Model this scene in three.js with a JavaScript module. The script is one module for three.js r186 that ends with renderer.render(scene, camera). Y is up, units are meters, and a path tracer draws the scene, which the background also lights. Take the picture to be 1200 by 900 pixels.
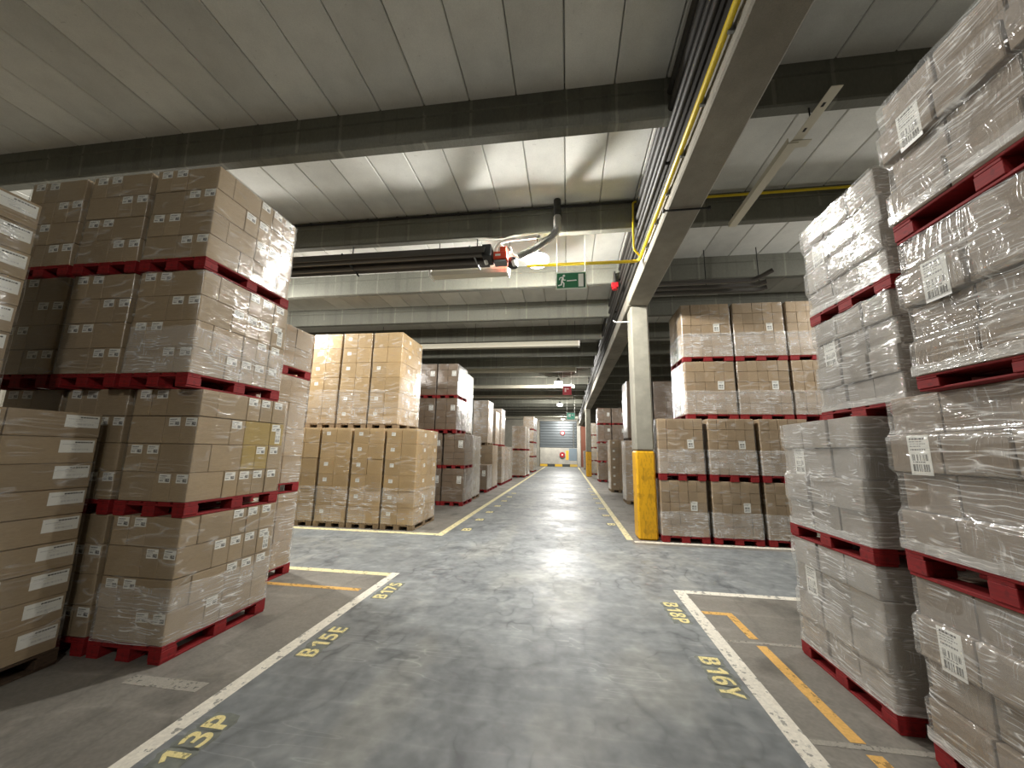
import * as THREE from 'three';
import { mergeGeometries } from 'three/addons/utils/BufferGeometryUtils.js';
import { RoundedBoxGeometry } from 'three/addons/geometries/RoundedBoxGeometry.js';
import { TextGeometry } from 'three/addons/geometries/TextGeometry.js';
import { FontLoader } from 'three/addons/loaders/FontLoader.js';

// ------------------------------------------------------------------ camera, light, exposure
// Distances: x to the right, y up, d = distance into the picture; three.js z is -d.
const scene = new THREE.Scene();
scene.background = new THREE.Color(0x000000);
const P = (x, y, d) => new THREE.Vector3(x, y, -d);
const camera = new THREE.PerspectiveCamera(90, 1200 / 900, 0.05, 120);
{
  // the vanishing points of the aisle and of the beams give the turn of the camera
  const look = (px, py) => new THREE.Vector3(px - 600, 450 - py, -450).normalize();
  const F = look(665, 530), X0 = look(-2570, 475).negate();
  const U = new THREE.Vector3().crossVectors(X0, F).normalize();
  const X = new THREE.Vector3().crossVectors(F, U).normalize();
  // rows of camera -> world (x, y, d) ; world z = -d
  const m = new THREE.Matrix4().set(
    X.x, X.y, X.z, 0,
    U.x, U.y, U.z, 1.8,
    -F.x, -F.y, -F.z, 0,
    0, 0, 0, 1);
  camera.position.set(0, 1.8, 0);
  camera.quaternion.setFromRotationMatrix(m);
  camera.updateMatrixWorld(true);
}
const EXPOSURE = 1.4;
const LAMPS = [ // x, y, d, candela
  [-0.57, 5.58, 7.15, 80],
  [-0.45, 5.5, 20.6, 66],
  [-0.57, 5.5, 30.4, 72],
  [-0.5, 5.7, 45.5, 120],  // added fill lamp that brightens the end wall
  [-7.9, 5.5, 7.4, 68],
  [7.4, 5.5, 7.2, 34],
  [0.85, 5.5, -3.5, 28],
];
const LAMP_COLOR = 0xfffcf6;

const renderer = new THREE.WebGLRenderer({ antialias: true });
renderer.toneMapping = THREE.LinearToneMapping;
renderer.toneMappingExposure = EXPOSURE;
renderer.shadowMap.enabled = true;
renderer.shadowMap.type = THREE.PCFSoftShadowMap;

// ------------------------------------------------------------------ seeded chance and noise
let seed = 12345;
const rnd = () => { seed = (seed * 1664525 + 1013904223) >>> 0; return seed / 4294967296; };
const rr = (a, b) => a + (b - a) * rnd();
function hash(x, y, s) {
  let h = (x * 374761393 + y * 668265263 + s * 1442695041) | 0;
  h = Math.imul(h ^ (h >>> 13), 1274126177); h ^= h >>> 16;
  return (h >>> 0) / 4294967296;
}
function noise(x, y, px, py, s) { // tiles after px, py cells
  const xi = Math.floor(x), yi = Math.floor(y), fx = x - xi, fy = y - yi;
  const w = (v, p) => ((v % p) + p) % p;
  const x0 = w(xi, px), x1 = w(xi + 1, px), y0 = w(yi, py), y1 = w(yi + 1, py);
  const u = fx * fx * (3 - 2 * fx), v = fy * fy * (3 - 2 * fy);
  const a = hash(x0, y0, s), b = hash(x1, y0, s), c = hash(x0, y1, s), d = hash(x1, y1, s);
  return a + (b - a) * u + (c - a) * v + (a - b - c + d) * u * v;
}
function fbm(u, v, fx, fy, oct, s) { // u, v in 0..1
  let t = 0, a = 0.5, n = 0;
  for (let i = 0; i < oct; i++) { t += a * noise(u * fx, v * fy, fx, fy, s + i * 17); n += a; a *= 0.5; fx *= 2; fy *= 2; }
  return t / n;
}
const clamp = (v, a = 0, b = 1) => Math.min(b, Math.max(a, v));
const step = (a, b, v) => { const t = clamp((v - a) / (b - a)); return t * t * (3 - 2 * t); };
function texture(w, h, fn, srgb) { // fn(u, v) -> [r, g, b] in 0..255 or one number 0..1
  const data = new Uint8Array(w * h * 4);
  for (let j = 0; j < h; j++) for (let i = 0; i < w; i++) {
    const c = fn((i + 0.5) / w, (j + 0.5) / h), k = (j * w + i) * 4;
    if (typeof c === 'number') { data[k] = data[k + 1] = data[k + 2] = clamp(c) * 255; }
    else { data[k] = clamp(c[0], 0, 255); data[k + 1] = clamp(c[1], 0, 255); data[k + 2] = clamp(c[2], 0, 255); }
    data[k + 3] = 255;
  }
  const t = new THREE.DataTexture(data, w, h, THREE.RGBAFormat);
  t.wrapS = t.wrapT = THREE.RepeatWrapping; t.magFilter = THREE.LinearFilter; t.minFilter = THREE.LinearMipmapLinearFilter; t.generateMipmaps = true;
  if (srgb) t.colorSpace = THREE.SRGBColorSpace;
  t.needsUpdate = true;
  return t;
}
function canvasTexture(w, h, draw) {
  const c = document.createElement('canvas'); c.width = w; c.height = h;
  draw(c.getContext('2d'), w, h);
  const t = new THREE.CanvasTexture(c); t.colorSpace = THREE.SRGBColorSpace; t.anisotropy = 4;
  return t;
}
const every = (t, m) => { const c = t.clone(); c.repeat.set(1 / m, 1 / m); c.needsUpdate = true; return c; }; // uv in metres

// ------------------------------------------------------------------ textures
const kraftTex = texture(1024, 1024, (u, v) => {
  const big = fbm(u, v, 3, 3, 3, 1) - 0.5, fibre = fbm(u, v, 40, 220, 2, 5) - 0.5, flute = noise(u * 8, v * 160, 8, 160, 9) - 0.5;
  const speck = noise(u * 300, v * 300, 300, 300, 12) > 0.93 ? -8 : 0;
  const k = big * 16 + fibre * 22 + flute * 7 + speck;
  return [226 + k, 226 + k * 1.02, 226 + k * 1.05];
}, true);
const kraftBump = texture(512, 512, (u, v) => 0.5 + 0.3 * (fbm(u, v, 20, 110, 2, 6) - 0.5) + 0.5 * (fbm(u, v, 4, 4, 3, 8) - 0.5));
const ridge = (n) => 1 - Math.abs(2 * n - 1);
// stretch film: long pulled wrinkles, most of them level, some slanting, and crumples between
const filmBumpA = texture(1024, 1024, (u, v) => {
  const warp = fbm(u, v, 4, 3, 3, 31) * 0.1;
  const level = Math.pow(ridge(noise(u * 5, (v + warp) * 50, 5, 50, 21)), 4);
  const fine = Math.pow(ridge(noise(u * 12, (v + warp) * 120, 12, 120, 22)), 3);
  const slant = Math.pow(ridge(noise((u + v) * 6, (v * 3 - u) * 12, 6, 12, 23)), 6);
  const lumps = fbm(u, v, 14, 22, 3, 24), where = step(0.4, 0.62, fbm(u, v, 5, 6, 3, 25));
  return 0.1 + (0.15 + 0.35 * where) * level + 0.2 * where * fine + 0.2 * slant * lumps + 0.25 * lumps;
});
const filmBumpB = texture(1024, 1024, (u, v) => {
  const warp = fbm(u, v, 4, 4, 3, 41) * 0.1;
  const up = Math.pow(ridge(noise((u + warp) * 44, v * 5, 44, 5, 42)), 4);
  const level = Math.pow(ridge(noise(u * 6, (v + warp) * 56, 6, 56, 43)), 4);
  const lumps = fbm(u, v, 16, 18, 3, 44), which = step(0.4, 0.6, fbm(u, v, 4, 5, 2, 45));
  return 0.1 + 0.5 * (which * up + (1 - which) * level) + 0.3 * lumps;
});
// film laps over itself in bands and gathers into ropes: fewer or more layers let less light through
const filmVeil = texture(1024, 1024, (u, v) => {
  const warp = fbm(u, v, 3, 3, 3, 131) * 0.08;
  const rope = Math.pow(ridge(noise(u * 4, (v + warp) * 60, 4, 60, 132)), 9) * step(0.36, 0.6, fbm(u, v, 8, 8, 2, 133));
  const band = step(0.47, 0.5, noise(u * 2, (v + warp * 0.4) * 9, 2, 9, 134));
  const up = Math.pow(ridge(noise((u + warp) * 50, v * 6, 50, 6, 135)), 10) * step(0.55, 0.7, fbm(u, v, 5, 5, 2, 136));
  return 1 - 0.6 * rope - 0.08 * band - 0.34 * up;
});
const thinVeil = texture(512, 512, (u, v) => {
  const warp = fbm(u, v, 3, 3, 3, 141) * 0.08;
  return 1 - 0.3 * Math.pow(ridge(noise(u * 4, (v + warp) * 36, 4, 36, 142)), 10) * step(0.55, 0.7, fbm(u, v, 6, 6, 2, 143));
});
const concreteTex = texture(1024, 1024, (u, v) => {
  const big = fbm(u, v, 3, 3, 4, 51) - 0.5, mid = fbm(u, v, 16, 16, 3, 52) - 0.5, grain = noise(u * 400, v * 400, 400, 400, 53) - 0.5;
  const pit = noise(u * 120, v * 120, 120, 120, 54) > 0.95 ? -14 : 0;
  const k = big * 46 + mid * 24 + grain * 14 + pit;
  return [205 + k, 204 + k, 199 + k * 0.95];
}, true);
const panelTex = texture(1024, 1024, (u, v) => {
  const big = fbm(u, v, 4, 3, 4, 151) - 0.5, mid = fbm(u, v, 20, 20, 3, 152) - 0.5, grain = noise(u * 400, v * 400, 400, 400, 153) - 0.5;
  const spot = noise(u * 70, v * 70, 70, 70, 154) > 0.965 ? -20 : 0;
  const k = big * 26 + mid * 14 + grain * 10 + spot;
  return [236 + k, 236 + k, 233 + k];
}, true);
const concreteBump = texture(512, 512, (u, v) => 0.5 * fbm(u, v, 8, 8, 3, 56) + 0.5 * noise(u * 150, v * 150, 150, 150, 57));
// beams: pale lime runs and dark damp streaks down the face, each with its own outline
const beamTex = texture(1024, 512, (u, v) => {
  const big = fbm(u, v, 6, 3, 4, 61) - 0.5, grain = noise(u * 400, v * 200, 400, 200, 62) - 0.5;
  let k = big * 40 + grain * 14;
  const cell = Math.floor(u * 10), c = (cell + 0.5 + 0.1 * (hash(cell, 1, 63) - 0.5)) / 10, w = 0.0018 + 0.0022 * hash(cell, 2, 63);
  const off = Math.abs(u - c + 0.002 * (fbm(u, v, 4, 30, 2, 64) - 0.5));
  if (hash(cell, 3, 63) > 0.35 && off < w && fbm(u, v, 40, 12, 2, 65) > 0.38) k += 34;
  if (noise(u * 60, v * 3, 60, 3, 66) > 0.82) k -= 10;
  return [200 + k, 200 + k, 192 + k * 0.95];
}, true);
const aisleTex = texture(2048, 2048, (u, v) => {
  const big = fbm(u, v, 4, 4, 4, 71) - 0.5, wear = fbm(u, v, 9, 5, 4, 72), fine = fbm(u, v, 90, 90, 3, 73) - 0.5;
  const sweep = Math.pow(ridge(fbm(u, v, 5, 9, 4, 74)), 14), sweep2 = Math.pow(ridge(fbm(u, v, 8, 6, 4, 75)), 18);
  const scratch = Math.pow(ridge(noise(u * 12 + v * 5, v * 90, 17, 90, 76)), 30) * step(0.5, 0.7, fbm(u, v, 10, 10, 2, 77));
  const pale = step(0.5, 0.72, wear), dark = step(0.62, 0.8, fbm(u, v, 12, 12, 4, 78));
  const mottle = fbm(u, v, 46, 34, 3, 79) - 0.5, drag = Math.pow(ridge(fbm(u, v, 3, 26, 4, 80)), 10), scuff = Math.pow(ridge(fbm(u, v, 22, 14, 3, 88)), 16) * step(0.5, 0.66, fbm(u, v, 8, 8, 3, 89));
  const k = big * 22 + fine * 26 + mottle * 34 + drag * 9 + sweep * 12 - sweep2 * 16 + scratch * 30 - dark * 10 - scuff * 30;
  return [130 + k + pale * 14, 135 + k + pale * 12, 138 + k * 0.97 + pale * 8];
}, true);
const aisleRough = texture(1024, 1024, (u, v) => {
  const a = fbm(u, v, 7, 7, 4, 81), b = fbm(u, v, 60, 60, 3, 82), c = fbm(u, v, 3, 3, 3, 83);
  return 0.47 + 0.1 * step(0.35, 0.7, a) + 0.14 * (b - 0.5) + 0.1 * (c - 0.5);
});
const aisleBump = texture(1024, 1024, (u, v) => 0.5 + 0.5 * (fbm(u, v, 10, 8, 4, 85) - 0.5) + 0.34 * (fbm(u, v, 60, 50, 3, 86) - 0.5) + 0.1 * Math.pow(ridge(fbm(u, v, 6, 9, 3, 87)), 16));
const bayTex = texture(1024, 1024, (u, v) => {
  const big = fbm(u, v, 3, 3, 4, 91) - 0.5, mid = fbm(u, v, 14, 10, 4, 92), grain = noise(u * 300, v * 300, 300, 300, 93) - 0.5;
  const drag = Math.pow(ridge(fbm(u, v, 4, 11, 4, 94)), 12), dirt = step(0.58, 0.75, mid), tyre = Math.pow(ridge(fbm(u, v, 9, 3, 4, 95)), 16);
  const k = big * 38 + grain * 14 + drag * 16 - dirt * 20 - tyre * 14;
  return [133 + k, 131 + k * 0.98, 126 + k * 0.95];
}, true);
const paintTex = texture(512, 512, (u, v) => { // road paint, chipped so that the floor shows
  const a = fbm(u, v, 24, 24, 4, 101), b = fbm(u, v, 5, 5, 2, 102), c = noise(u * 200, v * 200, 200, 200, 103);
  const chip = step(0.63, 0.68, a * 0.75 + b * 0.25 + (c - 0.5) * 0.12);
  const d = (fbm(u, v, 60, 60, 2, 104) - 0.5) * 34;
  return [238 + d - chip * 76, 238 + d - chip * 74, 238 + d - chip * 72];
}, true);
const woodTex = texture(512, 512, (u, v) => {
  const g = fbm(u, v, 6, 60, 3, 111) - 0.5, f = noise(u * 20, v * 240, 20, 240, 112) - 0.5, knock = fbm(u, v, 20, 20, 3, 113) > 0.68 ? -26 : 0;
  const k = g * 44 + f * 20 + knock;
  return [214 + k, 212 + k, 208 + k];
}, true);
const grimeTex = texture(512, 512, (u, v) => {
  const a = fbm(u, v, 10, 6, 4, 121), s = fbm(u, v, 40, 12, 3, 122) > 0.63 ? -26 : 0, b = (fbm(u, v, 3, 3, 3, 123) - 0.5) * 26;
  const k = -34 * step(0.6, 0.8, a) + s * 0.8 + b;
  return [228 + k, 226 + k, 222 + k];
}, true);

// printed stickers: grey and black print on white paper
function sticker(w, h, kind) {
  return canvasTexture(w, h, (g) => {
    g.fillStyle = '#eeeeea'; g.fillRect(0, 0, w, h);
    g.fillStyle = '#333';
    const bars = (x, y, bw, bh, n) => { for (let i = 0; i < n; i++) { const t = hash(i, n, kind * 7 + 3); if (t > 0.42) g.fillRect(x + bw * i / n, y, bw / n * (0.5 + 0.5 * t), bh); } };
    const line = (x, y, lw, lh, tone) => { g.fillStyle = tone; for (let a = 0; a < lw;) { const l = 4 + hash(a, y, kind) * 16; g.fillRect(x + a, y, Math.min(l, lw - a), lh); a += l + 4; } };
    if (kind === 0) { line(w * .07, h * .16, w * .62, h * .1, '#555'); line(w * .07, h * .36, w * .5, h * .07, '#999'); line(w * .07, h * .52, w * .4, h * .07, '#aaa'); line(w * .07, h * .7, w * .32, h * .12, '#666'); for (let j = 0; j < 7; j++) for (let i = 0; i < 9; i++) { g.fillStyle = hash(i, j, 5) > .45 ? '#3c3c3c' : '#b5b5b5'; g.fillRect(w * .56 + i * w * .04, h * .5 + j * h * .055, w * .04, h * .055); } }
    if (kind === 1) { line(w * .42, h * .12, w * .52, h * .1, '#444'); line(w * .08, h * .3, w * .4, h * .06, '#bbb'); line(w * .3, h * .45, w * .3, h * .05, '#ccc'); bars(w * .34, h * .68, w * .5, h * .12, 40); }
    if (kind === 2) { line(w * .1, h * .06, w * .7, h * .05, '#444'); line(w * .1, h * .14, w * .6, h * .03, '#888'); line(w * .1, h * .2, w * .75, h * .03, '#999'); line(w * .1, h * .26, w * .5, h * .03, '#999'); line(w * .1, h * .34, w * .7, h * .04, '#777'); g.fillStyle = '#4a4a4a'; bars(w * .12, h * .48, w * .76, h * .16, 42); line(w * .14, h * .66, w * .6, h * .03, '#777'); g.fillStyle = '#444'; bars(w * .12, h * .73, w * .76, h * .18, 36); }
    if (kind === 3) { line(w * .1, h * .1, w * .75, h * .05, '#666'); line(w * .1, h * .2, w * .6, h * .05, '#999'); g.fillStyle = '#333'; bars(w * .15, h * .42, w * .7, h * .2, 24); g.fillStyle = '#555'; bars(w * .15, h * .7, w * .7, h * .14, 24); }
    if (kind === 4) { line(w * .12, h * .2, w * .7, h * .14, '#999'); line(w * .12, h * .5, w * .5, h * .12, '#bbb'); }
  });
}
const STICKER = [
  { w: 0.118, h: 0.078, t: sticker(192, 128, 0) },  // 0 carton sticker with a code block
  { w: 0.24, h: 0.105, t: sticker(256, 112, 1) },   // 1 long sticker
  { w: 0.15, h: 0.24, t: sticker(160, 256, 2) },    // 2 delivery sheet
  { w: 0.13, h: 0.19, t: sticker(112, 160, 3) },    // 3 half sheet
  { w: 0.1, h: 0.085, t: sticker(96, 80, 4) },      // 4 small tag
  { w: 0.075, h: 0.18, t: sticker(96, 224, 2) },    // 5 narrow delivery sheet
];

// ------------------------------------------------------------------ materials
const std = (o) => new THREE.MeshStandardMaterial(o), phys = (o) => new THREE.MeshPhysicalMaterial(o);
const kraftMap = every(kraftTex, 1), kraftB = every(kraftBump, 0.8);
const carton = (hex) => [1, 0.93, 1.06].map((k) => std({ color: new THREE.Color(hex).multiplyScalar(k), map: kraftMap, bumpMap: kraftB, bumpScale: 0.0015, roughness: 0.72 }));
const CARTON = { kraft: carton(0xb9a385), tan: carton(0xcdae80), grey: carton(0xa69e95), greyBrown: carton(0x9c8c7b), brown: carton(0x8a7663), pale: carton(0xc5b7a1), warm: carton(0xb8a082) };
const YELLOW_CARTON = std({ color: 0xc0a667, map: kraftMap, bumpMap: kraftB, bumpScale: 0.0015, roughness: 0.72 });
const film = (t, through, rough, bump, tile, veil = filmVeil) => phys({ color: 0xf8f8f6, transmission: through, transmissionMap: every(veil, tile * 1.3), thickness: 0, ior: 1.5, roughness: rough, bumpMap: every(t, tile), bumpScale: bump, side: THREE.DoubleSide });
const FILM = {
  light: film(filmBumpA, 1, 0.2, 0.004, 0.9, thinVeil),
  medium: film(filmBumpA, 0.98, 0.19, 0.006, 0.8),
  clear: film(filmBumpA, 1, 0.16, 0.0015, 0.9, thinVeil),
  heavy: film(filmBumpA, 0.88, 0.11, 0.0045, 0.6),
  dense: film(filmBumpB, 0.94, 0.12, 0.0045, 0.65),
  hem: film(filmBumpA, 0.76, 0.18, 0.006, 0.5),
};
const paperMat = STICKER.map((s) => std({ map: s.t, roughness: 0.6 }));
const redPaint = std({ color: 0x9a0c13, map: every(woodTex, 0.6), roughness: 0.78 });
const rawWood = std({ color: 0x9c8669, map: every(woodTex, 0.6), roughness: 0.8 });
const darkWood = std({ color: 0x53402f, map: every(woodTex, 0.6), roughness: 0.85 });
const aisleMat = std({ color: 0xf2f1ee, map: every(aisleTex, 6), roughnessMap: every(aisleRough, 5), roughness: 1, bumpMap: every(aisleBump, 3), bumpScale: 0.004 });
const bayMat = std({ color: 0xe6e2dc, map: every(bayTex, 5), roughnessMap: every(aisleRough, 3.1), roughness: 1.15, bumpMap: every(aisleBump, 2.2), bumpScale: 0.003 });
const panelMats = [0xe8e8e4, 0xe0e0dc, 0xeeeeea].map((c) => std({ color: c, map: every(panelTex, 3), roughness: 0.9, bumpMap: every(concreteBump, 1), bumpScale: 0.002 }));
const beamMat = std({ color: 0x8d8d86, map: every(beamTex, 6.2), roughness: 0.88, bumpMap: every(concreteBump, 1), bumpScale: 0.003 });
const girderMat = std({ color: 0xb3aea3, map: every(concreteTex, 2.4), roughness: 0.88, bumpMap: every(concreteBump, 0.8), bumpScale: 0.004 });
const columnMat = std({ color: 0xb2afa3, map: every(concreteTex, 1.6), roughness: 0.85, bumpMap: every(concreteBump, 0.7), bumpScale: 0.003 });
const yellowMat = std({ color: 0xf2b705, map: every(grimeTex, 1.1), roughness: 0.55 });
const wallMat = std({ color: 0xb8b4aa, map: every(concreteTex, 4), roughness: 0.9 });
const whiteWallMat = std({ color: 0xe8e4dc, map: every(concreteTex, 4), roughness: 0.85 });
const linePaint = std({ color: 0xf0eadb, map: every(paintTex, 0.9), roughness: 0.6 });
const creamPaint = std({ color: 0xf2e6b4, map: every(paintTex, 0.9), roughness: 0.6 });
const orangePaint = std({ color: 0xe9b764, map: every(paintTex, 0.9), roughness: 0.6 });
const letterPaint = std({ color: 0xf8e8a4, map: every(paintTex, 0.5), roughness: 0.6 });
const fadedPaint = std({ color: 0xa29d92, map: every(paintTex, 0.5), roughness: 0.8 });
const oldPaint = std({ color: 0xd2d4c8, map: every(aisleTex, 3), roughness: 0.7 });
const steel = std({ color: 0x8a8c8c, metalness: 0.8, roughness: 0.45 });
const darkSteel = std({ color: 0x2b2c2c, metalness: 0.4, roughness: 0.5 });
const greySteel = std({ color: 0x2c2a26, roughness: 0.6 });
const tubeSteel = std({ color: 0x5c5955, metalness: 0.5, roughness: 0.45 });
const gasYellow = std({ color: 0xd9bd1c, roughness: 0.4 });
const creamMetal = std({ color: 0xcfcab8, roughness: 0.45 });
const whitePlastic = std({ color: 0xeae8e0, roughness: 0.4 });
const blackRubber = std({ color: 0x141414, roughness: 0.6 });
const orangeMetal = std({ color: 0xd0401a, roughness: 0.5 });
const foil = std({ color: 0xa9a9a6, metalness: 0.85, roughness: 0.35 });
const redPlastic = std({ color: 0xa80d17, roughness: 0.45 });
const lampGlow = new THREE.MeshStandardMaterial({ color: 0xffffff, emissive: new THREE.Color(LAMP_COLOR), emissiveIntensity: 9, roughness: 0.4 });

// ------------------------------------------------------------------ naming helpers
const taken = {};
function numbered(name) { const n = taken[name] = (taken[name] ?? -1) + 1; return n ? `${name}_${String(n).padStart(3, '0')}` : name; }
const lit = (o) => { o.castShadow = o.receiveShadow = true; return o; };
function thing(name, label, category, [x, y, d], group, turn = 0) {
  const o = new THREE.Group(); o.name = numbered(name); o.position.copy(P(x, y, d)); o.rotation.y = turn;
  o.userData = { label, category }; if (group) o.userData.group = group;
  scene.add(o); return o;
}
function structure(name, label) { const o = new THREE.Group(); o.name = numbered(name); o.userData = { kind: 'structure', label, category: undefined }; delete o.userData.category; scene.add(o); return o; }
function part(parent, name, geo, mat, pos, rot) {
  const m = lit(new THREE.Mesh(geo, mat)); m.name = name;
  if (pos) m.position.set(...pos); if (rot) m.rotation.set(...rot);
  parent.add(m);
  parent.userData.names = undefined; delete parent.userData.names;
  return m;
}
// part names take numbers within one thing
const partCount = new Map();
function piece(parent, name, geo, mat, pos, rot) {
  let c = partCount.get(parent); if (!c) partCount.set(parent, c = {});
  const n = c[name] = (c[name] ?? -1) + 1;
  return part(parent, n ? `${name}_${String(n).padStart(3, '0')}` : name, geo, mat, pos, rot);
}

// ------------------------------------------------------------------ geometry helpers
const TRI = new THREE.Triangle();
function metreUV(geo, du = 0, dv = 0) { // uv in metres, by the way each face points
  const g = geo.index ? geo.toNonIndexed() : geo, p = g.attributes.position, uv = new Float32Array(p.count * 2);
  const a = new THREE.Vector3(), b = new THREE.Vector3(), c = new THREE.Vector3(), n = new THREE.Vector3();
  for (let i = 0; i < p.count; i += 3) {
    a.fromBufferAttribute(p, i); b.fromBufferAttribute(p, i + 1); c.fromBufferAttribute(p, i + 2);
    TRI.set(a, b, c); TRI.getNormal(n);
    const ax = Math.abs(n.x), ay = Math.abs(n.y), az = Math.abs(n.z);
    [a, b, c].forEach((v, k) => {
      let s, t;
      if (ay >= ax && ay >= az) { s = v.x; t = -v.z; } else if (ax >= az) { s = -v.z; t = v.y; } else { s = v.x; t = v.y; }
      uv[(i + k) * 2] = s + du; uv[(i + k) * 2 + 1] = t + dv;
    });
  }
  g.setAttribute('uv', new THREE.BufferAttribute(uv, 2));
  return g;
}
const cache = new Map();
function chamferBox(w, h, d, b, variant = 0) { // 44 triangles, flat faces, uv in metres
  const key = [w, h, d, b].map((v) => v.toFixed(3)).join() + '|' + variant;
  if (cache.has(key)) return cache.get(key);
  const x = w / 2, y = h / 2, z = d / 2, pos = [];
  const V = (sx, sy, sz, f) => [sx * (f === 0 ? x : x - b), sy * (f === 1 ? y : y - b), sz * (f === 2 ? z : z - b)];
  const tri = (p, q, r) => { // turned to face outwards
    const n = [(q[1] - p[1]) * (r[2] - p[2]) - (q[2] - p[2]) * (r[1] - p[1]), (q[2] - p[2]) * (r[0] - p[0]) - (q[0] - p[0]) * (r[2] - p[2]), (q[0] - p[0]) * (r[1] - p[1]) - (q[1] - p[1]) * (r[0] - p[0])];
    const out = n[0] * (p[0] + q[0] + r[0]) + n[1] * (p[1] + q[1] + r[1]) + n[2] * (p[2] + q[2] + r[2]) > 0;
    pos.push(...p, ...(out ? q : r), ...(out ? r : q));
  };
  const quad = (p, q, r, s) => { tri(p, q, r); tri(p, r, s); };
  for (const s of [-1, 1]) {
    quad(V(s, -1, -1, 0), V(s, 1, -1, 0), V(s, 1, 1, 0), V(s, -1, 1, 0));
    quad(V(-1, s, -1, 1), V(1, s, -1, 1), V(1, s, 1, 1), V(-1, s, 1, 1));
    quad(V(-1, -1, s, 2), V(1, -1, s, 2), V(1, 1, s, 2), V(-1, 1, s, 2));
  }
  for (const s of [-1, 1]) for (const t of [-1, 1]) {
    quad(V(s, t, -1, 0), V(s, t, 1, 0), V(s, t, 1, 1), V(s, t, -1, 1));
    quad(V(s, -1, t, 0), V(s, 1, t, 0), V(s, 1, t, 2), V(s, -1, t, 2));
    quad(V(-1, s, t, 1), V(1, s, t, 1), V(1, s, t, 2), V(-1, s, t, 2));
    for (const r of [-1, 1]) tri(V(s, t, r, 0), V(s, t, r, 1), V(s, t, r, 2));
  }
  let g = new THREE.BufferGeometry();
  g.setAttribute('position', new THREE.BufferAttribute(new Float32Array(pos), 3));
  g = metreUV(g, variant * 0.37, variant * 0.61);
  g.computeVertexNormals();
  cache.set(key, g);
  return g;
}
const slab = (x0, x1, y0, y1, d0, d1, b = 0.006) => { // a box between given bounds, in place
  const g = chamferBox(x1 - x0, y1 - y0, d1 - d0, b).clone(); g.translate((x0 + x1) / 2, (y0 + y1) / 2, -(d0 + d1) / 2); return metreUV(g);
};
function tube(points, r, seg = 40, sides = 10, curved = false) {
  let curve;
  if (curved) curve = new THREE.CatmullRomCurve3(points.map((p) => P(...p)), false, 'catmullrom', 0.5);
  else { // straight runs with rounded bends
    curve = new THREE.CurvePath(); const v = points.map((p) => P(...p)), bend = r * 3; let at = v[0];
    for (let i = 1; i < v.length; i++) {
      if (i < v.length - 1) {
        const a = v[i].clone().lerp(v[i - 1], Math.min(0.45, bend / v[i].distanceTo(v[i - 1]))), b = v[i].clone().lerp(v[i + 1], Math.min(0.45, bend / v[i].distanceTo(v[i + 1])));
        curve.add(new THREE.LineCurve3(at, a)); curve.add(new THREE.QuadraticBezierCurve3(a, v[i], b)); at = b;
      } else curve.add(new THREE.LineCurve3(at, v[i]));
    }
  }
  return new THREE.TubeGeometry(curve, seg, r, sides, false);
}

// ------------------------------------------------------------------ the setting
const WEST = -13, EAST = 13, SOUTH = -9, NORTH = 50, CEIL = 6.4;
const floor = structure('floor', 'worn painted concrete warehouse floor');
{
  const base = piece(floor, 'floor_slab', slab(WEST - 0.3, EAST + 0.3, -0.3, -0.012, SOUTH - 0.3, NORTH + 0.3), wallMat);
  const pad = (name, x0, x1, d0, d1, m) => { const g = new THREE.BoxGeometry(x1 - x0, 0.012, d1 - d0); g.translate((x0 + x1) / 2, -0.006, -(d0 + d1) / 2); piece(floor, name, metreUV(g), m); };
  pad('aisle_floor', -2.52, 1.46, SOUTH, 5.76, aisleMat);
  pad('aisle_floor', WEST, EAST, 5.76, 8.42, aisleMat);
  pad('aisle_floor', -2.73, 1.3, 8.42, NORTH, aisleMat);
  pad('bay_floor', WEST, -2.52, SOUTH, 5.76, bayMat);
  pad('bay_floor', 1.46, EAST, SOUTH, 5.76, bayMat);
  pad('bay_floor', WEST, -2.73, 8.42, NORTH, bayMat);
  pad('bay_floor', 1.3, EAST, 8.42, NORTH, bayMat);
  const line = (x0, x1, d0, d1, m, name = 'floor_line') => { const g = new THREE.BoxGeometry(x1 - x0, 0.0015, d1 - d0); g.translate((x0 + x1) / 2, 0.00075, -(d0 + d1) / 2); piece(floor, name, metreUV(g, rnd(), rnd()), m); };
  line(-2.585, -2.465, SOUTH, 5.78, linePaint); line(WEST, -2.585, 5.63, 5.76, creamPaint);
  line(-9, -2.68, 4.99, 5.08, orangePaint);
  line(1.39, 1.525, SOUTH, 5.82, linePaint); line(1.525, EAST, 5.71, 5.83, linePaint);
  line(1.53, 1.86, 5.06, 5.14, orangePaint); line(1.78, 1.865, 4.5, 5.06, orangePaint); line(1.78, 1.87, 3.1, 4.36, orangePaint); line(1.8, 1.89, 1.2, 3.0, orangePaint);
  line(1.53, 2.3, 4.39, 4.44, fadedPaint, 'faded_line'); line(1.53, 2.3, 3.04, 3.09, fadedPaint, 'faded_line'); line(-3.4, -2.75, 2.84, 2.96, fadedPaint, 'faded_line');
  line(-2.81, -2.665, 8.34, 49, creamPaint); line(WEST, -2.81, 8.36, 8.54, creamPaint);
  line(1.225, 1.36, 8.82, 49, creamPaint); line(1.36, EAST, 8.6, 8.74, linePaint);
}
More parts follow.
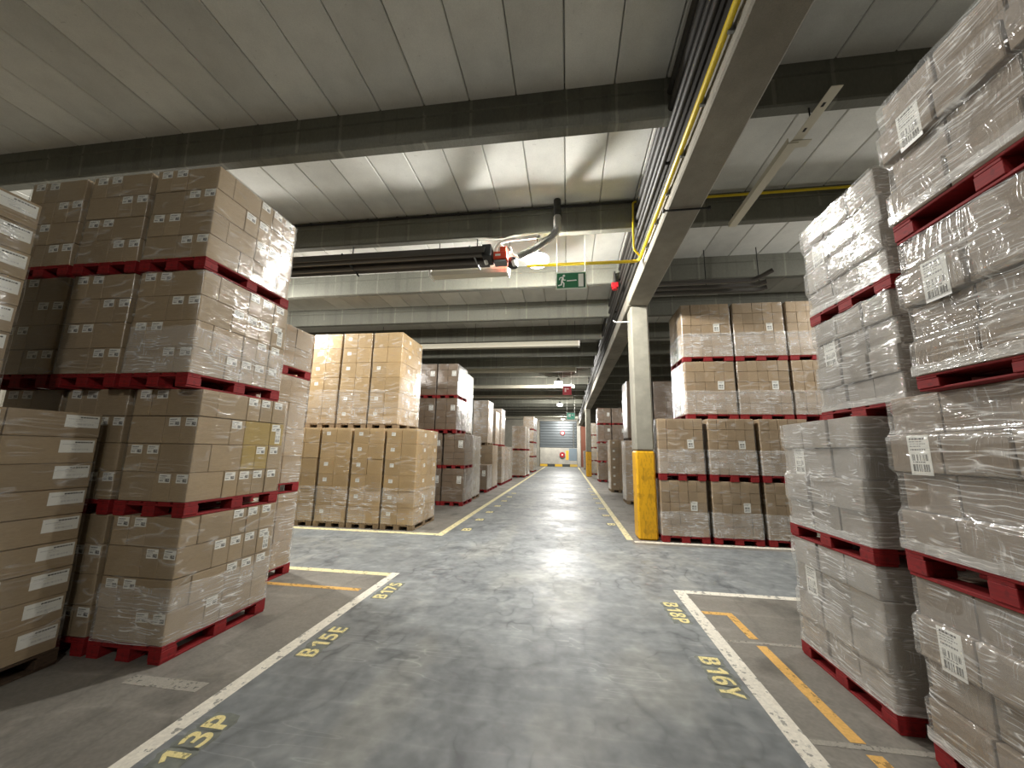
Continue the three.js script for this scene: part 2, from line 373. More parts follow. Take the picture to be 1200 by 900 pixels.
// numbers painted on the floor through a stencil
const font = await new FontLoader().loadAsync('fonts/droid/droid_sans_bold.typeface.json');
function floorCode(text, x, d, side, size, pitch) { // side 1: read from the lane's far end, tops towards +x; side -1: the other lane edge
  const chars = [...text];
  chars.forEach((ch, i) => {
    const g = new TextGeometry(ch, { font, size, depth: 0.002, curveSegments: 4, bevelEnabled: false });
    g.computeBoundingBox(); const b = g.boundingBox;
    g.translate(-(b.min.x + b.max.x) / 2, -(b.min.y + b.max.y) / 2, 0);
    g.scale(text.length > 1 ? 1.12 : 2, 1, 1);
    g.rotateX(-Math.PI / 2); g.rotateY(side > 0 ? -Math.PI / 2 : Math.PI / 2);
    const dd = side > 0 ? d - i * pitch : d + i * pitch;
    piece(floor, 'floor_letter', metreUV(g, i * 0.2, d), letterPaint, [x, 0.001, -dd]);
    const patch = new THREE.Shape(); const n = 18; // older paint under the letter, rough outline
    for (let k = 0; k < n; k++) { const a = k / n * 2 * Math.PI, c = Math.cos(a), s = Math.sin(a), q = 1 / Math.max(Math.abs(c), Math.abs(s)) * rr(0.86, 1.08); const px = c * q * pitch * 0.56, py = s * q * size * 0.68; if (k) patch.lineTo(px, py); else patch.moveTo(px, py); }
    const pg = new THREE.ExtrudeGeometry(patch, { depth: 0.0008, bevelEnabled: false }); pg.rotateX(-Math.PI / 2); pg.rotateY(Math.PI / 2);
    piece(floor, 'paint_patch', metreUV(pg), oldPaint, [x, 0, -dd]);
  });
}
floorCode('B16Y', 1.235, 3.985, 1, 0.165, 0.15);
floorCode('B18P', 1.225, 5.27, 1, 0.165, 0.15);
floorCode('B13P', -2.3, 2.13, -1, 0.165, 0.155);
floorCode('B15E', -2.3, 3.5, -1, 0.165, 0.15);
floorCode('B17S', -2.31, 4.87, -1, 0.165, 0.145);
for (let k = 0; k < 7; k++) floorCode('B', -2.32, 9.1 + k * 1.34, -1, 0.2, 0.34);
for (let k = 0; k < 8; k++) floorCode('B', 1.1, 10.57 + k * 1.4, 1, 0.2, 0.34);

const BEAMS = []; for (let k = -4; k < 20; k++) BEAMS.push(4.26 + 2.355 * k);
{ // roof: panels laid from beam to beam, joints every 0.63 m
  const ceiling = structure('ceiling', 'pale concrete roof panels laid between the beams');
  const W = 0.63;
  const shapes = [0, 1, 2].map((v) => chamferBox(W - 0.012, 0.12, 2.35, 0.012, v));
  for (let b = 2; b < 9; b++) {
    const d0 = BEAMS[b] + 0.1, far = b > 6;
    for (let i = far ? -9 : -20; i < (far ? 9 : 19); i++) {
      if (b < 3 && (i < -14 || i > 12)) continue;
      const x = -W * i - W / 2;
      piece(ceiling, 'roof_panel', shapes[(i * 7 + b * 5 + 700) % 3], panelMats[(i * 5 + b * 3 + 700) % 3], [x, CEIL + 0.06 + 0.003 * hash(i + 50, b, 3), -(d0 + 1.1775)]);
    }
  }
  piece(ceiling, 'roof_deck', slab(WEST - 0.3, EAST + 0.3, CEIL + 0.13, CEIL + 0.35, SOUTH - 0.3, NORTH + 0.3), panelMats[1]);
  piece(ceiling, 'roof_soffit', slab(WEST, EAST, CEIL + 0.01, CEIL + 0.13, BEAMS[9] + 0.1, NORTH), panelMats[0]);
  piece(ceiling, 'roof_soffit', slab(WEST, EAST, CEIL + 0.01, CEIL + 0.13, SOUTH, BEAMS[2] + 0.1), panelMats[0]);
  for (const s of [-1, 1]) for (let b = 2; b < 9; b++) {
    const far = b > 6, x0 = s < 0 ? WEST : far ? W * 9 : W * (b < 3 ? 14 : 20), x1 = s < 0 ? -W * (far ? 9 : b < 3 ? 13 : 19) : EAST;
    if (x1 - x0 > 0.05) piece(ceiling, 'roof_soffit', slab(x0, x1, CEIL + 0.01, CEIL + 0.13, BEAMS[b] + 0.11, BEAMS[b + 1] + 0.09), panelMats[0]);
  }
}
{ // cross beams: a web with a lip along the top, resting on the girder from either side
  for (const [x0, x1] of [[WEST, 1.42], [1.89, EAST]]) for (const d of BEAMS) {
    const s = new THREE.Shape(); // section, a = into the picture, b = up
    [[0, 6.25], [0.02, 6.232], [0.004, 6.215], [0.02, 5.88], [0.04, 5.86], [0.17, 5.86], [0.19, 5.88], [0.206, 6.215], [0.2, 6.5], [0, 6.5]].forEach(([a, b], i) => (i ? s.lineTo(a, b) : s.moveTo(a, b)));
    const g = new THREE.ExtrudeGeometry(s, { depth: x1 - x0, bevelEnabled: false });
    g.rotateY(Math.PI / 2); g.translate(x0, 0, -d);
    const m = lit(new THREE.Mesh(metreUV(g, 0.31 - 0.0, 0), beamMat)); m.name = numbered('ceiling_beam'); m.userData = { kind: 'structure', label: 'stained concrete roof beam across the hall' }; scene.add(m);
  }
  const cuts = [SOUTH, 8.8, 11.3, 14.2, 17.3, 20.8, 24.8, 29.2, 34, 39, 44, NORTH];
  for (let i = 0; i + 1 < cuts.length; i++) {
    const m = lit(new THREE.Mesh(slab(1.42, 1.89, 5.2, 6.39, cuts[i] + 0.008, cuts[i + 1] - 0.008, 0.02), girderMat)); m.name = numbered('girder'); m.userData = { kind: 'structure', label: 'long concrete girder carried by the yellow-footed columns' }; scene.add(m);
  }
  for (const [d, w] of [[8.84, 0.5], [30.5, 0.5], [-11.6 + 6, 0.5]]) {
    if (d < 0) continue;
    const c = structure('column', d < 20 ? 'concrete column with a yellow painted foot beside stacked pallets' : 'distant concrete column with a yellow painted foot');
    const x0 = d < 20 ? 1.48 : 1.42, x1 = x0 + 0.4;
    piece(c, 'column_shaft', slab(x0, x1, 1.86, 5.2, d, d + w, 0.035), columnMat);
    piece(c, 'painted_foot', slab(x0 - 0.003, x1 + 0.003, 0, 1.86, d - 0.003, d + w + 0.003, 0.037), yellowMat);
  }
}
{ // walls
  const wall = (name, label, ...b) => { const o = structure(name, label); piece(o, 'wall_face', slab(...b), wallMat); return o; };
  wall('wall_left', 'plain concrete side wall', WEST - 0.3, WEST, -0.3, CEIL + 0.35, SOUTH - 0.3, NORTH + 0.3);
  wall('wall_right', 'plain concrete side wall', EAST, EAST + 0.3, -0.3, CEIL + 0.35, SOUTH - 0.3, NORTH + 0.3);
  wall('wall_back', 'plain concrete wall', WEST - 0.3, EAST + 0.3, -0.3, CEIL + 0.35, SOUTH - 0.3, SOUTH);
  const far = wall('wall_far', 'end wall with ribbed grey cladding over a white plinth', WEST - 0.3, EAST + 0.3, -0.3, CEIL + 0.35, NORTH, NORTH + 0.3);
  const clad = std({ color: 0x5c6265, roughness: 0.4, metalness: 0.3 }), plinth = whiteWallMat;
  for (let k = 0; k < 10; k++) piece(far, 'cladding_panel', slab(-3.5, k < 9 ? 0.74 : 1.2, 2.36 + k * 0.34, 2.36 + k * 0.34 + 0.325, NORTH - 0.1, NORTH - 0.02, 0.03), clad);
  for (let k = 0; k < 9; k++) piece(far, 'cladding_panel', slab(0.8, 1.2, 2.36 + k * 0.34, 2.36 + k * 0.34 + 0.325, NORTH - 0.1, NORTH - 0.02, 0.03), std({ color: 0x4d5456, roughness: 0.5 }));
  piece(far, 'plinth', slab(-3.46, 1.2, 0.32, 2.34, NORTH - 0.12, NORTH - 0.02), plinth);
  piece(far, 'pilaster', slab(1.22, 1.66, 0, 5.1, NORTH - 0.14, NORTH, 0.02), plinth);
  piece(far, 'brown_panel', slab(1.7, 2.6, 0, 5.1, NORTH - 0.13, NORTH, 0.02), std({ color: 0x7a4a38, roughness: 0.8 }));
  piece(far, 'grey_hatch', slab(0.18, 1.18, 0.75, 2.3, NORTH - 0.14, NORTH - 0.1, 0.015), std({ color: 0x78868f, roughness: 0.5 }));
  piece(far, 'yellow_panel', slab(-0.2, 0.15, 0.85, 2.0, NORTH - 0.14, NORTH - 0.1, 0.01), std({ color: 0xf0b93a, roughness: 0.6 }));
  [0xe0b63c, 0x4c4d48, 0xe0b63c, 0x4c4d48, 0xcfae54].forEach((c, i) => piece(far, 'kerb_block', slab(-3.46 + i * 0.94, -3.46 + (i + 1) * 0.94 - 0.02, 0, 0.3, NORTH - 0.14, NORTH - 0.02, 0.02), std({ color: c, roughness: 0.7 })));
}

// ------------------------------------------------------------------ pallets
const PALLETS = new Map();
function palletProto(w, l, h, kind) { // long side along d; boards, blocks
  const key = [w, l, h].map((v) => v.toFixed(2)).join() + kind;
  if (PALLETS.has(key)) return PALLETS.get(key);
  const o = new THREE.Group(), m = kind === 'red' ? redPaint : kind === 'wood' ? rawWood : darkWood;
  const t = h * 0.145, bw = w * 0.17;
  for (const sx of [-1, 0, 1]) {
    const x = sx * (w / 2 - bw / 2);
    piece(o, 'bottom_board', chamferBox(bw * (sx ? 0.9 : 1.1), t, l, 0.003, sx + 1), m, [x, t / 2, 0]);
    for (const sz of [-1, 0, 1]) piece(o, 'block', chamferBox(bw, h - 3 * t - 0.001, 0.14, 0.003, sz + 2), m, [x, t + (h - 3 * t) / 2, sz * (l / 2 - 0.07)]);
  }
  for (const sz of [-1, 0, 1]) piece(o, 'stringer', chamferBox(w, t, 0.13, 0.003, sz + 1), m, [0, h - 1.5 * t, sz * (l / 2 - 0.065)]);
  for (let i = 0; i < 5; i++) piece(o, 'deck_board', chamferBox(w * 0.17, t, l, 0.003, i % 3), m, [-w / 2 + w * (0.085 + i * 0.2075), h - t / 2, 0]);
  PALLETS.set(key, o);
  return o;
}
function pallet(x0, x1, d0, d1, y, h, kind, label, turn) {
  const w = x1 - x0, l = d1 - d0, along = l >= w;
  const o = palletProto(Math.min(w, l), Math.max(w, l), h, kind).clone(true);
  o.traverse((c) => lit(c));
  o.name = numbered('pallet'); o.position.copy(P((x0 + x1) / 2, y, (d0 + d1) / 2)); o.rotation.y = (along ? 0 : Math.PI / 2) + turn;
  o.userData = { label, category: 'pallet', group: kind === 'red' ? 'red pallets under the loads' : kind === 'wood' ? 'bare wooden pallets under the loads' : 'dark pallets under the loads' };
  scene.add(o);
}

// ------------------------------------------------------------------ wrapped loads of cartons
function filmShell(w, l, y0, y1, off, wob, sd, sway = () => 0) { // film round four sides, bulging a little, rounded at the corners
  const r = 0.03, hw = w / 2 + off, hl = l / 2 + off, path = [];
  const run = (ax, az, bx, bz) => { const n = Math.max(3, Math.ceil(Math.hypot(bx - ax, bz - az) / 0.09)); for (let i = 0; i < n; i++) path.push([ax + (bx - ax) * i / n, az + (bz - az) * i / n]); };
  run(-hw + r, hl, hw - r, hl); path.push([hw - r, hl], [hw - r * 0.29, hl - r * 0.29]);
  run(hw, hl - r, hw, -hl + r); path.push([hw, -hl + r], [hw - r * 0.29, -hl + r * 0.29]);
  run(hw - r, -hl, -hw + r, -hl); path.push([-hw + r, -hl], [-hw + r * 0.29, -hl + r * 0.29]);
  run(-hw, -hl + r, -hw, hl - r); path.push([-hw, hl - r], [-hw + r * 0.29, hl - r * 0.29]);
  path.push(path[0]);
  const n = path.length, rows = Math.max(4, Math.ceil((y1 - y0) / (sd % 1 ? 0.022 : 0.09))), pos = [], uv = [], idx = [];
  let at = 0; const us = path.map((p, i) => (i ? at += Math.hypot(p[0] - path[i - 1][0], p[1] - path[i - 1][1]) : 0));
  for (let j = 0; j <= rows; j++) for (let i = 0; i < n; i++) {
    const y = y0 + (y1 - y0) * j / rows, ii = i === n - 1 ? 0 : i, [px, pz] = path[ii];
    const b = wob * (0.15 + fbm(us[ii] / 8 + sd * 0.13, y / 8, 24, 40, 2, sd)), k = 1 + b / Math.max(Math.hypot(px, pz), 0.2);
    const edge = (j === 0 && y0 > 0.05) || j === rows ? rr(-0.02, 0.0) : 0;
    pos.push(px * k + sway(y), y + (i === n - 1 ? 0 : edge), pz * k); uv.push(us[i] + sd * 0.31, y + sd * 0.17);
  }
  for (let i = 0; i <= rows; i++) { const a = i * n, b = a + n - 1; pos[b * 3 + 1] = pos[a * 3 + 1]; }
  for (let j = 0; j < rows; j++) for (let i = 0; i < n - 1; i++) { const a = j * n + i; idx.push(a, a + 1, a + n, a + 1, a + n + 1, a + n); }
  const g = new THREE.BufferGeometry();
  g.setAttribute('position', new THREE.BufferAttribute(new Float32Array(pos), 3)); g.setAttribute('uv', new THREE.BufferAttribute(new Float32Array(uv), 2)); g.setIndex(idx);
  g.computeVertexNormals();
  return g;
}
const stickerGeo = STICKER.map((s) => new THREE.BoxGeometry(s.w, s.h, 0.0015));
let loadNo = 0;
const q = (v) => Math.round(v / 0.005) * 0.005;
function load(s, x0, x1, d0, d1, y0, y1, label, group, turn) {
  const w = x1 - x0, l = d1 - d0, h = y1 - y0, no = ++loadNo;
  const o = thing('wrapped_load', label, 'wrapped load', [(x0 + x1) / 2, y0, (d0 + d1) / 2], group, turn);
  const mats = CARTON[s.tone], layers = s.layers(h), lh = h / layers;
  const put = (cx, cy, cz, bw, bh, bd) => piece(o, 'carton', chamferBox(q(bw), q(bh), q(bd), 0.004, Math.floor(rnd() * 3)), mats[Math.floor(rnd() * 3)], [cx, cy, cz], [0, rr(-0.006, 0.006), 0]);
  const stick = (c, kind, face, u, v, bw, bh, bd, tilt = rr(-0.04, 0.04)) => { // u, v from the middle of the face
    const m = piece(c, 'sticker', stickerGeo[kind], paperMat[kind]);
    if (face === 'F') { m.position.set(u, v, bd / 2 + 0.0012); m.rotation.z = tilt; }
    if (face === 'R') { m.position.set(bw / 2 + 0.0012, v, -u); m.rotation.set(0, Math.PI / 2, 0); }
    if (face === 'L') { m.position.set(-bw / 2 - 0.0012, v, u); m.rotation.set(0, -Math.PI / 2, 0); }
  };
  for (let j = 0; j < layers; j++) {
    const shx = (s.shift?.[j % s.shift.length] ?? 0), bh = lh - rr(0.002, 0.006), cy = (j + 0.5) * lh;
    const top = j === layers - 1;
    if (s.bond) { // cartons laid in a bond: n narrow end on, w long side on
      const N = w / 4, D = 2 * N, front = j % 2 ? 'nnw' : 'wnn';
      let x = -w / 2; const dep = [];
      for (const c of front) {
        const bw = c === 'n' ? N : D, bd = c === 'n' ? D : N; dep.push(bd);
        const b = put(x + bw / 2 + shx, cy, l / 2 - bd / 2 + rr(-0.004, 0.004), bw - rr(0.003, 0.007), bh, bd);
        if (c === 'n') stick(b, 0, 'F', N * 0.12, bh * 0.3, bw, bh, bd + 0.001);
        x += bw;
      }
      for (const side of [1, -1]) {
        let z = l / 2 - (side > 0 ? dep[2] : dep[0]); const seq = j % 2 ? 'wnnn' : (no + j) % 3 ? 'nnnn' : 'nwn'; let k = 0;
        while (z > -l / 2 + 0.08 && k < seq.length) {
          const c = seq[k++]; let bd = c === 'n' ? N : D; const bw = c === 'n' ? D : N; bd = Math.min(bd, z + l / 2); if (k === seq.length) bd = Math.max(bd, Math.min(z + l / 2, D));
          const b = put(side * (w / 2 - bw / 2) + shx + rr(-0.004, 0.004), cy, z - bd / 2, bw, bh, bd - rr(0.003, 0.008));
          if (s.yellow && side > 0 && (j === 1 || j === 2) && (k === 2 || k === 3)) b.material = YELLOW_CARTON;
          if (side > 0 && c === 'n' && hash(no, j * 9 + k, 2) > 0.28) stick(b, 0, 'R', -bd * 0.1, bh * 0.3, bw, bh, bd);
          if (side > 0 && j === layers - 2 && k === seq.length) stick(b, 5, 'R', bd * 0.1, -bh * 0.05, bw, bh, bd);
          z -= bd;
        }
      }
    } else {
      const odd = j % 2 && s.stagger, nx = s.nx, nd = s.nd, cw = w / nx, cd = l / nd;
      for (let i = 0; i < nx; i++) for (let k = 0; k < nd; k++) {
        if (!(i === 0 || i === nx - 1 || k === 0 || k === nd - 1 || (top && s.topFull))) continue;
        let bw = cw, bd = cd, ox = 0, oz = 0;
        if (odd) { if (nd > 1) { const f = k % 2 ? 0.82 : 1.18; if (nd % 2 === 0) { bd = cd * f; oz = (k % 2 ? -1 : 1) * cd * 0.09 * (k % 2 ? 1 : -1); } } }
        const gap = rr(0.003, s.gap ?? 0.008);
        const cx = -w / 2 + (i + 0.5) * cw + shx + rr(-1, 1) * (s.loose ?? 0.004), cz = l / 2 - (k + 0.5) * cd + oz + rr(-1, 1) * (s.loose ?? 0.004);
        const b = put(cx, cy, cz, bw - gap, bh, bd - gap);
        for (const [kind, face, u, v] of s.stick?.(j, i, k, layers, nx, nd, no) ?? []) stick(b, kind, face, u * (face === 'F' ? bw : bd), v * bh, bw - gap, bh, bd - gap);
      }
    }
  }
  for (const [kind, lo, hi, off, wob] of s.film ?? []) piece(o, 'stretch_film', filmShell(w, l, lo * h + (lo === 0 ? 0.002 : 0), hi * h, off, wob, no * 3 + Math.round(lo * 10) + (s.shift ? 0.5 : 0), s.shift && ((y) => { const t = clamp(y / lh - 0.5, 0, layers - 1), j = Math.floor(t), f = step(0.44, 0.56, t - j), at = (k) => s.shift[Math.min(k, layers - 1) % s.shift.length]; return at(j) * (1 - f) + at(j + 1) * f; })), FILM[kind]);
  return o;
}

// kinds of load
const rows = (a) => (h) => Math.max(1, Math.round(h / a));
const KIND = {
  stickered: { tone: 'kraft', bond: true, layers: rows(0.255), film: [['light', 0, 1, 0.008, 0.02]] },
  stickeredYellow: { tone: 'kraft', bond: true, yellow: true, layers: rows(0.255), film: [['light', 0, 1, 0.008, 0.02]] },
  stickeredLow: { tone: 'kraft', bond: true, layers: rows(0.255), film: [['light', 0.44, 1, 0.008, 0.02], ['heavy', 0, 0.45, 0.01, 0.02]] },
  long: { tone: 'kraft', nx: 2, nd: 2, layers: rows(0.222), film: [['clear', 0, 1, 0.008, 0.02]], stick: (j, i, k, n, nx, nd) => (i === nx - 1 ? [[1, 'R', k === 1 ? 0.27 : 0.25, 0.15], ...(j === 2 && k === 1 ? [[2, 'R', -0.33, -0.1]] : [])] : []) },
  tan: { tone: 'tan', nx: 2, nd: 4, layers: rows(0.37), topFull: false, film: [['light', 0.36, 1, 0.007, 0.018], ['medium', 0, 0.37, 0.01, 0.02]],
    stick: (j, i, k, n, nx, nd, no) => [...(k === 0 && i === 0 && hash(j, no, 4) > 0.2 ? [[4, 'F', -0.05, 0.12]] : []), ...(i === nx - 1 && (k === 1 || k === 3) ? [[4, 'R', 0, 0.12]] : []), ...(i === nx - 1 && k === 1 && j === 1 ? [[5, 'R', 0.35, -0.1]] : [])] },
  brown: { tone: 'brown', nx: 2, nd: 4, layers: rows(0.215), film: [['light', 0, 1, 0.008, 0.02]], stick: (j, i, k, n) => (k === 0 && i === 1 && j === n - 2 ? [[2, 'F', 0.12, -0.2]] : []) },
  pale: { tone: 'pale', nx: 3, nd: 4, layers: rows(0.3), film: [['medium', 0, 1, 0.008, 0.02]], stick: (j, i, k, n, nx) => (i === nx - 1 && k === 1 && j % 2 ? [[4, 'R', 0, 0]] : []) },
  boxy: { tone: 'warm', nx: 5, nd: 5, layers: () => 5, gap: 0.007, film: [['light', 0.4, 1, 0.007, 0.016], ['heavy', 0, 0.45, 0.011, 0.022]], stick: (j, i, k, n) => (k === 0 && i === 3 && j === n - 3 ? [[3, 'F', 0.1, 0.2]] : []) },
  grey: { tone: 'grey', nx: 2, nd: 3, layers: rows(0.23), stagger: true, gap: 0.03, loose: 0.008, shift: [0.008, -0.012, 0.014, -0.008], film: [['heavy', 0, 1, 0.012, 0.014], ['hem', 0, 0.075, 0.016, 0.016]], stick: (j, i, k, n) => (i === 0 && k === 2 && j === n - 2 ? [[2, 'L', 0.1, 0]] : []) },
  greyBig: { tone: 'greyBrown', nx: 2, nd: 3, layers: rows(0.235), stagger: true, gap: 0.022, loose: 0.008, shift: [-0.012, 0.022, -0.024, 0.014], film: [['dense', 0, 1, 0.012, 0.016], ['hem', 0, 0.08, 0.017, 0.018]], stick: (j, i, k, n) => (i === 0 && k === 2 && j === n - 2 ? [[2, 'L', 0.1, -0.05]] : []) },
  plain: { tone: 'warm', nx: 2, nd: 3, layers: rows(0.4), film: [['medium', 0, 1, 0.008, 0.02]] },
  tagged: { tone: 'warm', nx: 2, nd: 3, layers: rows(0.36), film: [['light', 0, 1, 0.008, 0.02]], stick: (j, i, k) => (k === 0 && i === 0 ? [[4, 'F', -0.1, 0.15]] : []) },
};

// a stack: tiers [bottom of pallet, bottom of cartons, top] with shifts of a tier
const ORDER = { 1: [''], 2: ['lower', 'upper'], 3: ['lowest', 'second', 'topmost'], 4: ['lowest', 'second', 'third', 'topmost'] };
function stack(where, what, kinds, palletKind, tiers, group, from = 0, total = 0) {
  const names = ORDER[total || tiers.length];
  tiers.forEach(([x0, x1, d0, d1, y0, y1, y2], i) => {
    const tier = names[i + from], kind = Array.isArray(kinds) ? kinds[i % kinds.length] : kinds, turn = rr(-0.012, 0.012), inset = 0.012;
    const pk = Array.isArray(palletKind) ? palletKind[i] : palletKind;
    pallet(x0, x1, d0, d1, y0, y1 - y0, pk, `${pk === 'red' ? 'red' : pk === 'wood' ? 'bare wooden' : 'dark'} pallet under ${tier ? tier + ' ' : ''}load of the ${where}`, turn);
    load(KIND[kind], x0 + inset, x1 - inset, d0 + inset, d1 - inset, y1, y2, `${tier ? tier + ' ' : ''}load of ${what} in the ${where}`, group, turn);
  });
}
const tiersOf = (x0, x1, d0, d1, ...ys) => ys.map(([a, b, c]) => [x0, x1, d0, d1, a, b, c]);

// left of the lane, coming from the camera
stack('dim stack by floor code B13P', 'long brown cartons', 'long', 'dark', [[-5.35, -4.205, 1.72, 2.97, 0, 0.13, 2.07], [-5.35, -4.205, 1.04, 2.28, 2.07, 2.2, 3.7]], 'loads by floor code B13P');
const A = (i, sh) => [[-4.1 - i, -3.36 - i, 3.09, 4.22, 0, 0.14, 1.17], [-4.1 - i, -3.36 - i, 3.09, 4.22, 1.17, 1.3, 2.33], [-4.14 - i, -3.4 - i, 2.97, 4.1, 2.33, 2.46, 3.47], [-4.14 - i, -3.4 - i, 2.95, 4.07, 3.47, 3.59, 4.57]].map((t) => (sh ? t : t));
stack('stack beside floor code B15E', 'stickered cartons', ['stickeredLow', 'stickeredYellow', 'stickeredLow', 'stickered'], 'red', A(0), 'stickered carton loads');
stack('stack one in from floor code B15E', 'stickered cartons', 'stickered', 'red', A(0.79), 'stickered carton loads');
stack('stack two in from floor code B15E', 'stickered cartons', 'stickered', 'red', A(1.58), 'stickered carton loads');
stack('narrow stack beside floor code B17S', 'film-covered cartons', 'plain', 'red', tiersOf(-4.8, -4.05, 4.36, 5.5, [0, 0.14, 1.15], [1.15, 1.29, 2.85], [2.85, 2.98, 3.6]), 'loads by floor code B17S');
['tan stack at the aisle corner', 'second tan stack from the aisle corner', 'third tan stack from the aisle corner', 'fourth tan stack from the aisle corner'].forEach((where, i) => {
  const x = -0.835 * i;
  stack(where, 'tall tan cartons', 'tan', 'wood', [[-4.24 + x, -3.45 + x, 8.65, 10.05, 0, 0.12, 2.29], [-4.87 + x, -4.08 + x, 8.87, 10.2, 2.29, 2.41, 4.73]], 'tan carton loads on bare wood');
});
['brown stack right after the tan stacks', 'brown stack half hidden by the tan stacks'].forEach((where, i) => {
  const x = -0.78 * i;
  stack(where, 'dark brown cartons', 'brown', 'red', [[-4.17 + x, -3.42 + x, 12.73, 13.95, 0, 0.13, 1.2], [-4.17 + x, -3.42 + x, 12.73, 13.95, 1.2, 1.31, 2.37], [-4.47 + x, -3.72 + x, 12.65, 13.9, 2.37, 2.5, 3.57], [-4.47 + x, -3.72 + x, 12.65, 13.9, 3.57, 3.68, 4.78]], 'dark brown carton loads');
});
stack('tall pale stack behind the brown stacks', 'pale cartons', 'pale', 'wood', [[-4.2, -3.47, 14.1, 15.4, 0, 0.13, 2.36], [-4.55, -3.8, 14.1, 15.2, 2.36, 2.48, 4.75]], 'pale carton loads along the far aisle');
stack('low stack after the pale stack', 'wrapped brown cartons', 'brown', 'red', tiersOf(-4.3, -3.51, 17, 18.2, [0, 0.13, 1.18]), 'loads along the far aisle');
stack('stack rising behind the low stack', 'brown cartons', ['tagged', 'plain'], ['red', 'wood'], [[-4.3, -3.52, 18.35, 19.6, 0, 0.13, 2.08], [-4.56, -3.8, 18.35, 19.6, 2.08, 2.2, 4.25]], 'loads along the far aisle');
stack('shiny stack with loose film on top', 'cartons in shiny film', 'plain', 'red', [[-4.3, -3.5, 20.75, 21.95, 0, 0.13, 2.06], [-4.66, -3.86, 20.75, 21.95, 2.06, 2.18, 3.95]], 'loads along the far aisle');
stack('shiny stack just past the loose film', 'cartons in shiny film', 'plain', 'red', [[-4.3, -3.5, 22.1, 23.4, 0, 0.13, 2.06], [-4.6, -3.78, 22.1, 23.4, 2.06, 2.18, 4.25]], 'loads along the far aisle');
stack('low stack past the shiny stacks', 'pale cartons', 'pale', 'red', tiersOf(-4.3, -3.5, 23.7, 24.9, [0, 0.13, 2.06]), 'loads along the far aisle');
stack('wide brown stack standing out into aisle', 'wide brown cartons', 'plain', 'red', tiersOf(-3.95, -2.98, 27.6, 28.8, [0, 0.13, 1.87], [1.87, 2.0, 3.62]), 'loads along the far aisle');
stack('stack behind the wide brown stack', 'pale cartons', 'pale', 'red', tiersOf(-3.95, -2.92, 29, 30.2, [0, 0.13, 1.87], [1.87, 2.0, 3.6]), 'loads along the far aisle');
stack('last tall stack before the end wall', 'brown cartons', 'plain', 'red', tiersOf(-3.95, -3.0, 34.7, 35.9, [0, 0.13, 1.3], [1.3, 1.43, 2.57], [2.57, 2.7, 3.72], [3.72, 3.85, 4.94]), 'loads along the far aisle');
stack('tall stack touching the end of row', 'pale cartons', 'pale', 'red', tiersOf(-3.95, -2.95, 36.2, 37.5, [0, 0.13, 1.3], [1.3, 1.43, 2.57], [2.57, 2.7, 3.72], [3.72, 3.85, 4.94]), 'loads along the far aisle');

// right of the lane
stack('grey stack cut by the photo edge', 'grey filmed cartons', 'greyBig', 'red', [[2.16, 3.1, 1.85, 2.98, 0, 0.14, 1.07], [2.15, 3.1, 1.83, 2.96, 1.07, 1.23, 2.19], [2.08, 3.05, 1.45, 2.59, 2.19, 2.28, 3.13], [2.08, 3.05, 1.44, 2.58, 3.13, 3.26, 4.12]], 'grey filmed loads');
stack('grey stack by floor codes B16Y and B18P', 'grey filmed cartons', 'grey', 'red', [[2.15, 3.1, 3.22, 4.3, 0, 0.12, 1.04], [2.16, 3.1, 3.24, 4.31, 1.04, 1.16, 2.11], [2.33, 3.3, 2.99, 3.92, 2.11, 2.2, 3.02], [2.33, 3.3, 2.97, 3.92, 3.02, 3.12, 4.0]], 'grey filmed loads');
['stack touching the yellow-footed column', 'second stack from the yellow-footed column', 'third stack from the yellow-footed column'].forEach((where, i) => {
  const x = 1.03 * i, u = 1.12 * i;
  stack(where, 'small brown cartons', 'boxy', 'red', [[1.935 + x, 2.88 + x, 8.77, 9.9, 0, 0.13, 1.25], [1.935 + x, 2.88 + x, 8.77, 9.9, 1.25, 1.39, 2.56], [2.64 + u, 3.71 + u, 9, 10.1, 2.56, 2.68, 3.88], [2.64 + u, 3.71 + u, 9, 10.1, 3.88, 3.99, 5.24]], 'small brown carton loads');
});
stack('slim stack just behind the near column', 'plain tall cartons', 'plain', 'wood', tiersOf(2.1, 2.9, 14.75, 15.7, [0, 0.12, 2.27]), 'loads behind the columns');
stack('high dark stack behind the slim stack', 'dark brown cartons', 'brown', 'dark', tiersOf(2.4, 3.4, 16, 17.2, [0, 0.12, 2.3], [2.3, 2.42, 4.72]), 'loads behind the columns');
stack('high dark stack beside the other dark stack', 'dark brown cartons', 'brown', 'dark', tiersOf(3.45, 4.45, 16, 17.2, [0, 0.12, 2.3], [2.3, 2.42, 4.7]), 'loads behind the columns');
stack('stack with tags between slim stack and far column', 'tagged cartons', 'tagged', 'wood', tiersOf(2.0, 2.8, 18.95, 20.1, [0, 0.12, 2.42]), 'loads behind the columns');
['banded stack next to the far column', 'banded stack behind the tagged stack'].forEach((where, i) => stack(where, 'dark filmed cartons', 'brown', 'red', tiersOf(1.94 + 0.9 * i, 2.8 + 0.9 * i, 25.4, 26.6, [0, 0.13, 1.19], [1.19, 1.32, 2.4], [2.4, 2.52, 3.58], [3.58, 3.7, 4.66]), 'loads behind the columns'));
stack('grey stack behind the far column', 'grey cartons', 'pale', 'red', tiersOf(1.92, 2.8, 33, 34.2, [0, 0.13, 1.1], [1.1, 1.2, 2.15], [2.15, 2.27, 3.2], [3.2, 3.3, 4.25]), 'loads behind the columns');
stack('cream stack by the end wall pilaster', 'cream cartons', 'pale', 'wood', tiersOf(1.76, 2.4, 43, 44.2, [0, 0.12, 2.0]), 'loads behind the columns');

